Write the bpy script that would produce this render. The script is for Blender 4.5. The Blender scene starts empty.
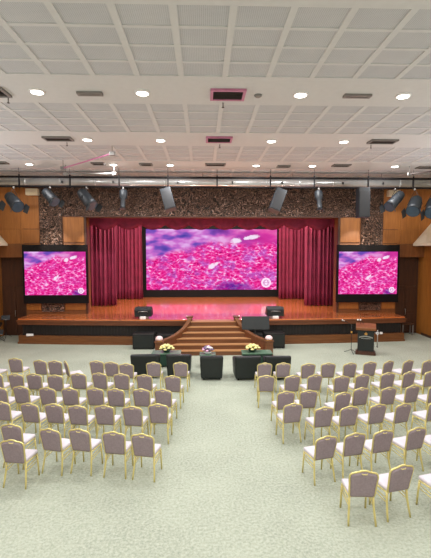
import bpy, bmesh, math, random
from mathutils import Vector, Matrix, noise as mnoise
random.seed(7)
PI = math.pi
S = bpy.context.scene
C = S.collection
XC = 0.5            # centre line of the hall
CEIL = 7.6          # ceiling height
ST = 1.13           # stage height
FY = 19.8           # plane of the stage wall

# ------------------------------------------------------------------ materials
def lin(c):
    return tuple(((v/255)/12.92 if v/255 <= .04045 else ((v/255+.055)/1.055)**2.4) for v in c) + (1,)
MATS = {}
class NT:
    def __init__(s, name):
        s.m = bpy.data.materials.new(name); s.m.use_nodes = True
        s.t = s.m.node_tree; s.t.nodes.clear()
        s.out = s.t.nodes.new('ShaderNodeOutputMaterial')
    def n(s, typ, **kw):
        nd = s.t.nodes.new(typ)
        for k, v in kw.items():
            if k == 'inp':
                for a, b in v.items():
                    if hasattr(b, 'is_output') or isinstance(b, bpy.types.NodeSocket): s.t.links.new(b, nd.inputs[a])
                    else: nd.inputs[a].default_value = b
            else: setattr(nd, k, v)
        return nd
    def math(s, op, a, b=0.0, c=0.0, clamp=False):
        nd = s.n('ShaderNodeMath', operation=op, use_clamp=clamp, inp={0: a, 1: b, 2: c}); return nd.outputs[0]
    def mix(s, f, a, b, mode='MIX'):
        nd = s.n('ShaderNodeMix', data_type='RGBA', blend_type=mode)
        for k, v in ((0, f), (6, a), (7, b)):
            if isinstance(v, bpy.types.NodeSocket): s.t.links.new(v, nd.inputs[k])
            else: nd.inputs[k].default_value = v
        return nd.outputs[2]
    def ramp(s, f, stops):
        nd = s.n('ShaderNodeValToRGB', inp={0: f}); e = nd.color_ramp.elements
        while len(e) < len(stops): e.new(.5)
        for el, (p, c) in zip(e, stops): el.position = p; el.color = c
        return nd.outputs[0]
    def coord(s, kind='Object', scale=(1, 1, 1)):
        tc = s.n('ShaderNodeTexCoord')
        mp = s.n('ShaderNodeMapping', inp={0: tc.outputs[kind]}); mp.inputs['Scale'].default_value = scale
        return mp.outputs[0]
    def finish(s, **kw):
        b = s.n('ShaderNodeBsdfPrincipled', inp=kw); s.t.links.new(b.outputs[0], s.out.inputs[0]); return s.m

def plain(name, rgb, rough=.5, metal=0., var=.08, vs=8., bump=0., bs=60., spec=.5, sheen=0.):
    t = NT(name); co = t.coord()
    nz = t.n('ShaderNodeTexNoise', inp={'Vector': co, 'Scale': vs, 'Detail': 3.0}).outputs[0]
    c = lin(rgb); hi = tuple(min(1, x*(1+var)) for x in c[:3])+(1,); lo = tuple(x*(1-var) for x in c[:3])+(1,)
    col = t.ramp(nz, [(.3, lo), (.7, hi)])
    kw = {'Base Color': col, 'Roughness': rough, 'Metallic': metal, 'Specular IOR Level': spec}
    if sheen: kw['Sheen Weight'] = sheen
    if bump:
        n2 = t.n('ShaderNodeTexNoise', inp={'Vector': co, 'Scale': bs, 'Detail': 2.0}).outputs[0]
        kw['Normal'] = t.n('ShaderNodeBump', inp={'Height': n2, 'Strength': bump, 'Distance': .01}).outputs[0]
    m = t.finish(**kw); MATS[name] = m; return m

def wood(name, a, b, rough=.4, axis='Z', grain=1.0, planks=0., spec=.5, coat=0.):
    t = NT(name); sc = {'Z': (9, 9, .7), 'X': (.7, 9, 9), 'Y': (9, .7, 9)}[axis]
    co = t.coord('Object', tuple(v*grain for v in sc))
    nz = t.n('ShaderNodeTexNoise', inp={'Vector': co, 'Scale': 1.6, 'Detail': 6.0, 'Roughness': .6, 'Distortion': .6}).outputs[0]
    col = t.ramp(nz, [(.3, lin(a)), (.7, lin(b))])
    if planks:
        c2 = t.coord('Object')
        sp = t.n('ShaderNodeSeparateXYZ', inp={0: c2})
        ax = sp.outputs['Y'] if axis == 'X' else sp.outputs['X']
        f = t.math('FRACT', t.math('DIVIDE', ax, planks))
        seam = t.math('LESS_THAN', f, .05)
        idx = t.math('FLOOR', t.math('DIVIDE', ax, planks))
        wn = t.n('ShaderNodeTexWhiteNoise', noise_dimensions='1D', inp={'W': idx}).outputs[0]
        col = t.mix(t.math('MULTIPLY', wn, .35), col, lin(a))
        col = t.mix(t.math('MULTIPLY', seam, .5), col, tuple(x*.4 for x in lin(a)[:3])+(1,))
    m = t.finish(**{'Base Color': col, 'Roughness': rough, 'Specular IOR Level': spec, 'Coat Weight': coat, 'Coat Roughness': .1, 'Coat IOR': 1.9}); MATS[name] = m; return m

def emit(name, rgb, k):
    t = NT(name); e = t.n('ShaderNodeEmission', inp={0: lin(rgb), 1: k}); t.t.links.new(e.outputs[0], t.out.inputs[0]); MATS[name] = t.m; return t.m

def carpet():
    t = NT('carpet'); co = t.coord()
    n1 = t.n('ShaderNodeTexNoise', inp={'Vector': co, 'Scale': .55, 'Detail': 4.0, 'Roughness': .6}).outputs[0]
    n2 = t.n('ShaderNodeTexNoise', inp={'Vector': co, 'Scale': 22.0, 'Detail': 5.0, 'Roughness': .75}).outputs[0]
    v = t.n('ShaderNodeTexVoronoi', inp={'Vector': t.coord('Object', (1, .45, 1)), 'Scale': 7.0}).outputs['Distance']
    a = t.ramp(n1, [(.3, lin((132, 139, 124))), (.7, lin((156, 163, 146)))])
    b = t.mix(t.math('MULTIPLY', t.ramp(n2, [(.35, (0, 0, 0, 1)), (.65, (1, 1, 1, 1))]), .5), a, lin((212, 214, 196)))
    c = t.mix(t.math('MULTIPLY', t.math('LESS_THAN', v, .18), .18), b, lin((140, 152, 128)))
    bp = t.n('ShaderNodeBump', inp={'Height': n2, 'Strength': .3, 'Distance': .01}).outputs[0]
    return t.finish(**{'Base Color': c, 'Roughness': .9, 'Normal': bp, 'Specular IOR Level': .2})

def perforated():
    t = NT('perforated_board'); sp = t.n('ShaderNodeSeparateXYZ', inp={0: t.coord()})
    fx = t.math('ABSOLUTE', t.math('SUBTRACT', t.math('FRACT', t.math('DIVIDE', sp.outputs[0], .03)), .5))
    fy = t.math('ABSOLUTE', t.math('SUBTRACT', t.math('FRACT', t.math('DIVIDE', sp.outputs[1], .03)), .5))
    d = t.math('LESS_THAN', t.math('ADD', t.math('POWER', fx, 2.0), t.math('POWER', fy, 2.0)), .045)
    nz = t.n('ShaderNodeTexNoise', inp={'Vector': t.coord(), 'Scale': 1.5, 'Detail': 3.0}).outputs[0]
    base = t.ramp(nz, [(.3, lin((184, 186, 190))), (.7, lin((192, 193, 196)))])
    c = t.mix(t.math('MULTIPLY', d, .45), base, lin((60, 58, 55)))
    return t.finish(**{'Base Color': c, 'Roughness': .85})

def carved():
    t = NT('carved_lattice'); co = t.coord('Object', (1, 1, 1))
    n2 = t.n('ShaderNodeTexNoise', inp={'Vector': co, 'Scale': 3.2, 'Detail': 1.5, 'Distortion': 2.2}).outputs[0]
    w = t.math('ABSOLUTE', t.math('SINE', t.math('MULTIPLY', n2, 22.0)))
    col = t.ramp(w, [(.35, lin((26, 17, 14))), (.8, lin((56, 39, 31))), (.98, lin((150, 116, 98)))])  # palest stop puts the glints of the carving into the colour
    bp = t.n('ShaderNodeBump', inp={'Height': w, 'Strength': .9, 'Distance': .04}).outputs[0]
    return t.finish(**{'Base Color': col, 'Roughness': .3, 'Normal': bp, 'Specular IOR Level': .6})

def led(name, seed, asp, k, side):
    """procedural picture of a magenta flower meadow under a blurred violet sky, 0..1 over the panel"""
    t = NT(name); tc = t.n('ShaderNodeTexCoord'); sp = t.n('ShaderNodeSeparateXYZ', inp={0: tc.outputs['Generated']})
    u, w = sp.outputs[0], sp.outputs[2]
    P = t.n('ShaderNodeCombineXYZ', inp={0: t.math('MULTIPLY', u, asp), 1: t.math('ADD', t.math('MULTIPLY', w, 1.25), seed)}).outputs[0]
    warp = t.n('ShaderNodeTexNoise', inp={'Vector': P, 'Scale': 6.0, 'Detail': 2.0}).outputs[1]
    wp = t.n('ShaderNodeVectorMath', operation='MULTIPLY_ADD', inp={0: warp, 1: (.10, .10, .10), 2: P}).outputs[0]
    wp = t.n('ShaderNodeVectorMath', operation='MULTIPLY', inp={0: wp, 1: (1.05, 1.5, 1)}).outputs[0]
    big = t.n('ShaderNodeTexNoise', inp={'Vector': P, 'Scale': 3.2, 'Detail': 3.0}).outputs[0]
    v1 = t.n('ShaderNodeTexVoronoi', inp={'Vector': wp, 'Scale': 15.0 if not side else 13.0}).outputs['Distance']
    n1 = t.n('ShaderNodeTexNoise', inp={'Vector': wp, 'Scale': 19.0 if not side else 15.0, 'Detail': 3.5, 'Distortion': 1.2}).outputs[0]
    g = t.math('ADD', t.math('MULTIPLY', v1, .55), t.math('MULTIPLY', t.math('ADD', n1, t.math('MULTIPLY', big, .35)), .75))
    pet = t.ramp(g, [(.38, lin((80, 25, 110))), (.50, lin((170, 14, 105))), (.62, lin((222, 22, 125))), (.80, lin((240, 50, 155))), (.92, lin((250, 120, 200))), (1.0, lin((255, 200, 240)))])
    b2 = t.n('ShaderNodeTexNoise', inp={'Vector': P, 'Scale': 5.0, 'Detail': 3.0, 'Roughness': .7}).outputs[0]
    pur = t.ramp(b2, [(.46, (0, 0, 0, 1)), (.62, (1, 1, 1, 1))])
    pet = t.mix(t.math('MULTIPLY', pur, .62 if not side else .2), pet, t.mix(g, lin((40, 20, 110)), lin((190, 110, 220))))
    sk = t.n('ShaderNodeTexNoise', inp={'Vector': t.n('ShaderNodeVectorMath', operation='MULTIPLY', inp={0: P, 1: (1, 1.7, 1)}).outputs[0], 'Scale': 2.6, 'Detail': 2.5}).outputs[0]
    skf = t.math('SUBTRACT', sk, t.math('MULTIPLY', t.math('SUBTRACT', u, .5), .10))
    sky = t.ramp(skf, [(.34, lin((40, 55, 150))), (.46, lin((120, 80, 185))), (.55, lin((205, 110, 205))), (.66, lin((235, 190, 245)))])
    pinkhaze = t.math('MULTIPLY', t.math('SUBTRACT', u, .45), 2.2, clamp=True)
    sky = t.mix(t.math('MULTIPLY', pinkhaze, .75), sky, lin((232, 45, 150)))
    # crest of the meadow: low at the left, rising to the middle
    crest = t.math('ADD', t.math('MULTIPLY', t.math('MINIMUM', t.math('MULTIPLY', u, 2.2), 1.0), .26), .50 if not side else .60)
    crest = t.math('ADD', crest, t.math('MULTIPLY', t.math('SUBTRACT', big, .5), .25))
    msk = t.math('MULTIPLY', t.math('SUBTRACT', w, crest), 14.0); msk = t.math('ADD', msk, .5, clamp=True)
    col = t.mix(msk, pet, sky)
    for (bu, bw, ru, rw, rot) in ((.685, .81, .045, .05, .1), (.81, .87, .06, .042, .25), (.765, .85, .025, .03, 0), (.50, .39, .03, .05, .5), (.535, .43, .02, .03, .6)):
        du = t.math('SUBTRACT', u, bu); dw = t.math('SUBTRACT', t.math('SUBTRACT', w, bw), t.math('MULTIPLY', du, rot*1.4))
        d = t.math('ADD', t.math('POWER', t.math('ABSOLUTE', t.math('DIVIDE', du, ru)), 2.0), t.math('POWER', t.math('ABSOLUTE', t.math('DIVIDE', dw, rw)), 2.0))
        d = t.math('ADD', d, t.math('MULTIPLY', t.math('SUBTRACT', n1, .5), 1.8))
        m_ = t.math('MULTIPLY', t.math('SUBTRACT', 1.0, d), 1.6, clamp=True)
        col = t.mix(t.math('MULTIPLY', m_, .9), col, lin((250, 235, 255)))
    # dark violet patch low at the right
    du = t.math('DIVIDE', t.math('SUBTRACT', u, .66 if not side else .86), .16 if not side else .12); dw = t.math('DIVIDE', t.math('SUBTRACT', w, .05), .10)
    d = t.math('ADD', t.math('POWER', t.math('ABSOLUTE', du), 2.0), t.math('POWER', t.math('ABSOLUTE', dw), 2.0))
    m_ = t.math('MULTIPLY', t.math('SUBTRACT', 1.0, d), n1, clamp=True)
    col = t.mix(t.math('MULTIPLY', m_, 1.6, clamp=True), col, lin((70, 30, 150)))
    e = t.n('ShaderNodeEmission', inp={0: col, 1: k}); t.t.links.new(e.outputs[0], t.out.inputs[0]); return t.m

M = {}
M['carpet'] = carpet(); M['perf'] = perforated(); M['carved'] = carved()
M['ceil'] = plain('painted_board', (200, 200, 200), .8, var=.02)
M['cream'] = plain('cream_plaster', (226, 212, 186), .8, var=.03)
M['wood'] = wood('oak_veneer', (140, 84, 30), (168, 104, 42), .45)
M['wood_mid'] = wood('mid_brown_veneer', (104, 60, 26), (130, 78, 38), .45)
M['wood_dark'] = wood('dark_brown_veneer', (56, 30, 16), (78, 44, 24), .45)
M['deck'] = wood('stage_boards', (200, 108, 56), (226, 134, 76), .24, 'X', planks=.14, coat=1.0)
M['lip'] = wood('stage_edge_wood', (90, 50, 28), (118, 68, 40), .4, 'X')
M['base'] = wood('stage_base_wood', (96, 56, 26), (124, 76, 38), .4, 'X')
M['tread'] = wood('stair_wood', (98, 60, 34), (124, 78, 48), .4, 'X')
M['nose'] = wood('stair_nosing_wood', (166, 116, 76), (186, 138, 94), .35, 'X')
M['black'] = plain('black_cloth', (14, 12, 13), .9)
M['backdrop'] = plain('maroon_black_drape', (38, 10, 18), .9)
M['frame'] = plain('matt_black_frame', (14, 10, 11), .7, spec=.2)
M['recess'] = plain('black_grille', (24, 18, 17), .6)
M['curtain'] = plain('red_velvet', (120, 26, 60), .8, var=.18, vs=3)
M['valance'] = plain('maroon_velvet', (132, 30, 60), .8, var=.2, vs=4)
M['gold'] = plain('gold_tube', (216, 202, 132), .34, .4, var=.05)
M['seat'] = plain('pale_seat_fabric', (208, 200, 206), .9, var=.04, bump=.2)  # seat set much paler than the back
M['back'] = plain('mauve_grey_fabric', (146, 133, 138), .95, var=.08, vs=30, bump=.3, spec=.1)
M['leather'] = plain('black_leather', (20, 26, 26), .42, var=.15)
M['metal_black'] = plain('black_metal', (17, 17, 19), .5, .0)
M['lamp_body'] = plain('dark_lamp_casing', (20, 25, 30), .55, .0)
M['lens'] = plain('grey_lens_glass', (62, 80, 96), .12, .2)
M['silver'] = plain('silver_duct_metal', (196, 196, 194), .25, .6, var=.06)
M['chrome'] = plain('brushed_steel', (190, 190, 190), .3, .9)
M['white'] = plain('white_plastic', (235, 232, 230), .5)
M['grey'] = plain('grey_metal', (120, 116, 112), .5)
M['pink'] = plain('pink_metal', (176, 110, 140), .5)  # pink tone for the centre vent frames and the left arm
M['vent_dark'] = plain('dark_vent_metal', (70, 58, 54), .7)  # dark tone for vent slats, sprinkler deflectors and the right arm
M['green'] = plain('dark_green_cloth', (34, 66, 50), .8)
M['green_top'] = plain('green_glass_top', (92, 122, 100), .25)
M['leaf'] = plain('leaf_green', (60, 96, 44), .7, var=.3)
M['yellow'] = plain('cream_petals', (240, 232, 160), .7, var=.1)
M['pinkpetal'] = plain('pink_petals', (222, 170, 200), .7, var=.2)
M['mauvepetal'] = plain('mauve_petals', (120, 100, 130), .7, var=.2)
M['goldpaint'] = plain('gold_paint', (212, 160, 80), .4, .4)
M['globe'] = plain('pink_white_globe_glass', (244, 214, 214), .3)
M['lamp'] = emit('downlight_lens', (255, 252, 240), 9.0)
M['logo'] = emit('screen_logo_white', (255, 225, 250), 1.05)
M['logo_ink'] = emit('screen_logo_mark', (206, 120, 190), 1.0)

# ------------------------------------------------------------------ mesh helpers
def setm(bm, faces, i):
    for f in faces: f.material_index = i
def box(bm, x0, x1, y0, y1, z0, z1, mi=0, bev=0.):
    vs = [bm.verts.new(p) for p in ((x0, y0, z0), (x1, y0, z0), (x1, y1, z0), (x0, y1, z0), (x0, y0, z1), (x1, y0, z1), (x1, y1, z1), (x0, y1, z1))]
    fs = [bm.faces.new([vs[i] for i in q]) for q in ((3, 2, 1, 0), (4, 5, 6, 7), (0, 1, 5, 4), (1, 2, 6, 5), (2, 3, 7, 6), (3, 0, 4, 7))]
    setm(bm, fs, mi)
    if bev:
        es = list({e for f in fs for e in f.edges})
        bmesh.ops.bevel(bm, geom=es, offset=bev, segments=2, profile=.6, affect='EDGES')
    return vs
def prism(bm, pts, axis, a, b, mi=0):
    """polygon pts extruded along axis from a to b; pts in the two other axes in order"""
    def P(p, h):
        return {'X': (h, p[0], p[1]), 'Y': (p[0], h, p[1]), 'Z': (p[0], p[1], h)}[axis]
    A = [bm.verts.new(P(p, a)) for p in pts]; B = [bm.verts.new(P(p, b)) for p in pts]; n = len(pts)
    fs = [bm.faces.new(A), bm.faces.new(list(reversed(B)))]
    for i in range(n): fs.append(bm.faces.new((A[i], B[i], B[(i+1) % n], A[(i+1) % n])))
    setm(bm, fs, mi); bmesh.ops.recalc_face_normals(bm, faces=fs)
    return A+B
def tube(bm, pts, r, seg=8, mi=0, cap=True, closed=False):
    pts = [Vector(p) for p in pts]; rings = []; n = len(pts)
    rr = r if isinstance(r, (list, tuple)) else [r]*n
    ref = None
    for i, p in enumerate(pts):
        if closed: d = (pts[(i+1) % n]-pts[i-1]).normalized()
        else: d = (pts[min(i+1, n-1)]-pts[max(i-1, 0)]).normalized()
        if ref is None:
            ref = Vector((0, 0, 1)) if abs(d.z) < .9 else Vector((1, 0, 0))
        u = (ref-d*ref.dot(d)).normalized(); v = d.cross(u); ref = u
        rings.append([bm.verts.new(p+u*math.cos(2*PI*k/seg)*rr[i]+v*math.sin(2*PI*k/seg)*rr[i]) for k in range(seg)])
    fs = []
    for i in range(n if closed else n-1):
        A, B = rings[i], rings[(i+1) % n]
        for k in range(seg): fs.append(bm.faces.new((A[k], A[(k+1) % seg], B[(k+1) % seg], B[k])))
    if cap and not closed: fs += [bm.faces.new(list(reversed(rings[0]))), bm.faces.new(rings[-1])]
    for f in fs: f.smooth = True
    setm(bm, fs, mi)
def lathe(bm, prof, c=(0, 0, 0), seg=20, mi=0, mat=None):
    rings = []; c = Vector(c); fs = []
    for r, z in prof:
        ring = []
        for k in range(seg):
            p = Vector((r*math.cos(2*PI*k/seg), r*math.sin(2*PI*k/seg), z))
            if mat is not None: p = mat @ p
            ring.append(bm.verts.new(c+p))
        rings.append(ring)
    for A, B in zip(rings, rings[1:]):
        for k in range(seg): fs.append(bm.faces.new((A[k], A[(k+1) % seg], B[(k+1) % seg], B[k])))
    fs += [bm.faces.new(list(reversed(rings[0]))), bm.faces.new(rings[-1])]
    for f in fs[:-2]: f.smooth = True
    setm(bm, fs, mi); bmesh.ops.recalc_face_normals(bm, faces=fs)
def blob(bm, c, r, sub=1, sq=(1, 1, 1), mi=0):
    g = bmesh.ops.create_icosphere(bm, subdivisions=sub, radius=r, matrix=Matrix.Translation(c) @ Matrix.Diagonal((*sq, 1)))
    for f in {f for v in g['verts'] for f in v.link_faces}: f.smooth = True; f.material_index = mi
def move(bm, vs, m):
    bmesh.ops.transform(bm, matrix=m, verts=vs)

def obj(name, bm, mats, parent=None, loc=None, rot=None):
    me = bpy.data.meshes.new(name); bm.to_mesh(me); bm.free()
    for m in (mats if isinstance(mats, (list, tuple)) else [mats]): me.materials.append(m)
    o = bpy.data.objects.new(name, me); C.objects.link(o)
    if parent: o.parent = parent
    if loc: o.location = loc
    if rot: o.rotation_euler = rot
    return o
def NB(): return bmesh.new()
def tag(o, label, cat, group=None):
    o['label'] = label; o['category'] = cat
    if group: o['group'] = group
    return o
def thing(name, label, cat, loc=(0, 0, 0), rz=0, group=None):
    o = bpy.data.objects.new(name, None); C.objects.link(o); o.location = loc; o.rotation_euler = (0, 0, rz)
    o.empty_display_size = .1
    return tag(o, label, cat, group)
def struct(name, bm, mats):
    o = obj(name, bm, mats); o['kind'] = 'structure'; return o
def dup(root, loc, rz, label, group=None):
    r = root.copy(); C.objects.link(r); r.location = loc; r.rotation_euler = (0, 0, rz); r['label'] = label
    if group: r['group'] = group
    for ch in list(root.children):
        c = ch.copy(); C.objects.link(c); c.parent = r
        for g in list(ch.children):
            d = g.copy(); C.objects.link(d); d.parent = c
    return r

# ------------------------------------------------------------------ the hall
W = 10.33           # half width of the hall at floor level
b = NB(); box(b, XC-14, XC+14, -6, 22, -.3, 0); struct('floor', b, M['carpet'])

b = NB()
box(b, XC-14, XC+14, -6, FY+.3, CEIL+.02, CEIL+.3, 0)
bands = [(-6, -3.6), (-3.17+.04, -1.6), (.7, 2.2), (4.5, 5.97), (8.32, 9.88), (12.18, 13.72), (16.0, 17.55), (19.6, FY+.29)]
for y0, y1 in bands: box(b, XC-14, XC+14, y0, y1, CEIL, CEIL+.06, 1)
for (a0, a1), (c0, c1) in zip(bands, bands[1:]):
    y0, y1 = a1, c0; n = 4
    for k in range(1, n):
        y = y0+(y1-y0)*k/n; box(b, XC-14, XC+14, y-.034, y+.034, CEIL+.006, CEIL+.05, 1)
    for k in range(-16, 17):
        x = .44+.86*k
        if abs(x-XC) < 13.9: box(b, x-.055, x+.055, y0-.01, y1+.01, CEIL+.003, CEIL+.05, 1)
struct('ceiling', b, [M['perf'], M['ceil']])

# side walls: wood below, ledge, cream slope leaning outward above
for sgn, nm in ((-1, 'wall_left'), (1, 'wall_right')):
    b = NB()
    xs = sorted((XC+sgn*W, XC+sgn*(W+.25))); box(b, xs[0], xs[1], -6, FY+.9, 0, 4.42, 0)
    for k in range(13):
        y = FY-1.2-k*2.0
        p = sorted((XC+sgn*(W-.03), XC+sgn*W)); box(b, p[0], p[1], y-.05, y+.05, .15, 4.4, 1)
    p = [(XC+sgn*9.75, 4.4), (XC+sgn*9.75, 4.5), (XC+sgn*(9.75+2.75), CEIL+.1), (XC+sgn*13.9, CEIL+.1), (XC+sgn*13.9, 4.4)]
    prism(b, p, 'Y', -6, FY-.02, 2)
    struct(nm, b, [M['wood'], M['wood_mid'], M['cream']])
    b = NB(); p = sorted((XC+sgn*(W-.02), XC+sgn*W)); box(b, p[0], p[1], -6, FY, 0, .12)
    struct('baseboard_'+nm[5:], b, M['wood_dark'])
b = NB(); box(b, XC-14, XC+14, -6.2, -6, 0, CEIL+.3); struct('wall_rear', b, M['cream'])

# stage wall with the proscenium opening and two door recesses at its ends
b = NB(); T = .5; OP = 6.03; OT = 5.75
for sgn in (-1, 1):
    def bx(a0, a1, z0, z1, y0=FY, y1=FY+T, mi=0, s=sgn, bev=0):
        p = sorted((XC+s*a0, XC+s*a1)); box(b, p[0], p[1], y0, y1, z0, z1, mi, bev)
    bx(OP, 8.98, 0, CEIL+.05, mi=1)
    bx(8.98, 10.4, 3.85, 4.5, mi=1)           # beam over the recess
    bx(8.98, 13.9, 4.5, CEIL+.05, mi=0)
    bx(8.98, 10.5, 0, 3.85, y0=FY+T, y1=FY+T+.1, mi=2)   # back of recess
b_top = (XC-OP, XC+OP)
box(b, b_top[0], b_top[1], FY, FY+T, OT, CEIL+.05, 1)
struct('wall_stage', b, [M['wood'], M['wood_mid'], M['wood_dark']])

# carved frieze and pilasters
b = NB(); box(b, XC-7.15, XC+7.15, FY-.06, FY, OT+.05, 7.15); struct('trim_1', b, M['carved'])
b = NB(); box(b, XC-8.2, XC+8.2, FY-.10, FY, 7.15, 7.6); struct('trim_2', b, M['wood_dark'])
for i, sgn in enumerate((-1, 1)):
    b = NB(); p = sorted((XC+sgn*7.17, XC+sgn*8.2)); box(b, p[0], p[1], FY-.08, FY, ST+.12, 7.15); struct('trim_%d' % (3+i), b, M['carved'])
    b = NB()                                   # fielded veneer panels beside the pilaster
    for a0, a1, zz in ((6.12, 7.12, ((1.3, 2.35), (2.4, 4.5), (4.55, OT+.02))), (8.24, 8.95, ((1.3, 2.35), (2.4, 4.5)))):
        for z0, z1 in zz:
            q = sorted((XC+sgn*a0, XC+sgn*a1)); box(b, q[0]+.02, q[1]-.02, FY-.05, FY, z0+.02, z1-.02, 0, .015)
    for a0, a1 in ((8.24, 9.1), (9.12, 10.0), (10.02, 10.9)):
        for z0, z1 in ((4.52, 5.18), (5.2, 7.1)):
            q = sorted((XC+sgn*a0, XC+sgn*a1)); box(b, q[0]+.01, q[1]-.01, FY-.02, FY, z0+.01, z1-.01, 0, .008)
    struct('trim_%d' % (5+i), b, M['wood'])
    b = NB(); q = sorted((XC+sgn*OP, XC+sgn*(OP+.08))); box(b, q[0], q[1], FY-.09, FY+.02, ST, OT); struct('trim_%d' % (7+i), b, M['wood_dark'])
    # doors in the recess
    b = NB()
    for k in range(2):
        q = sorted((XC+sgn*(9.06+.6*k), XC+sgn*(9.64+.6*k))); box(b, q[0], q[1], FY+T-.05, FY+T, .02, 2.4, 0)
        for z0, z1 in ((.2, 1.0), (1.15, 2.25)): box(b, q[0]+.1, q[1]-.1, FY+T-.07, FY+T-.05, z0, z1, 1, .01)
    d = struct('door_%d' % (1+i), b, [M['wood_dark'], M['wood_dark']])
    b = NB(); xh = XC+sgn*9.68; tube(b, [(xh, FY+T-.12, .95), (xh, FY+T-.12, 1.25)], .012, 6)
    for z in (.97, 1.23): tube(b, [(xh, FY+T-.12, z), (xh, FY+T-.05, z)], .01, 6)
    obj('door_handle', b, M['chrome'], d)
b = NB(); box(b, XC-6.2, XC+6.2, FY-.10, FY, OT-.0, OT+.06); struct('trim_9', b, M['wood_dark'])
# small cream boxes high on the wall
for i, x in enumerate((-7.95, 9.15)):
    b = NB(); box(b, x-.28, x+.28, FY-.3, FY-.02, 6.75, 7.05, 0, .02)
    tag(obj('junction_box', b, M['cream']), 'cream box high on the stage wall behind the %s cluster of stage lights' % ('left', 'right')[i], 'junction box', 'cream boxes on the stage wall')

# stage house
b = NB()
box(b, XC-9.2, XC+9.2, 27.4, 27.6, 0, 7.4); struct('wall_backstage', b, M['backdrop'])
b = NB(); box(b, XC-9.3, XC-9.1, FY+T+.1, 27.5, 0, 7.4); struct('wall_stage_left', b, M['black'])
b = NB(); box(b, XC+9.1, XC+9.3, FY+T+.1, 27.5, 0, 7.4); struct('wall_stage_right', b, M['black'])
b = NB(); box(b, XC-9.3, XC+9.3, FY+T+.1, 27.6, 7.4, 7.6); struct('ceiling_stage', b, M['black'])

# ------------------------------------------------------------------ the stage
stg = thing('stage', 'wide raised wooden stage with black grille front across the hall end', 'stage', (0, 0, 0))
SW = 8.79
def front(x, off=0): return 18.45-.5*(1-((x-XC)/SW)**2)+off
def slab(bm, off, z0, z1, sw, yb, mi=0, n=36):
    pts = [(XC-sw+2*sw*k/n, front(XC-sw+2*sw*k/n, off)) for k in range(n+1)]
    pts += [(XC+sw, yb), (XC-sw, yb)]
    prism(bm, pts, 'Z', z0, z1, mi)
b = NB(); slab(b, 0, ST-.05, ST, SW, FY-.02); box(b, XC-OP, XC+OP, FY-.02, FY+T, ST-.05, ST); box(b, XC-9, XC+9, FY+T, 27.3, ST-.05, ST)
obj('deck', b, M['deck'], stg)
b = NB(); slab(b, -.03, ST-.26, ST-.055, SW+.03, FY-.02); slab(b, -.06, ST-.12, ST-.07, SW+.06, FY-.02); obj('edge_moulding', b, M['lip'], stg)
b = NB(); slab(b, .15, .36, ST-.27, SW-.12, FY-.02)
for k in range(118):
    x = XC-SW+.2+(2*SW-.4)*k/117; y = front(x, .13); box(b, x-.02, x+.02, y, y+.04, .37, ST-.27)
obj('grille_panel', b, M['recess'], stg)
b = NB(); slab(b, 0, 0, .37, SW, FY-.02); slab(b, -.03, 0, .08, SW+.03, FY-.02); obj('base_moulding', b, M['base'], stg)
for (x, w_, s_) in ((-7.75, .30, 'left'), (7.96, .13, 'right'), (8.14, .12, 'right')):
    b = NB(); y = front(x, -.03); box(b, x-w_/2, x+w_/2, y-.02, y+.03, .36, .46, 0, .008)
    lb = 'white socket plate at the left end of the stage front' if s_ == 'left' else ('left one of the two small white socket plates beside the lectern' if x < 8.05 else 'right one of the two small white socket plates beside the lectern')
    tag(obj('socket_plate', b, M['white']), lb, 'socket plate')

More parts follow.
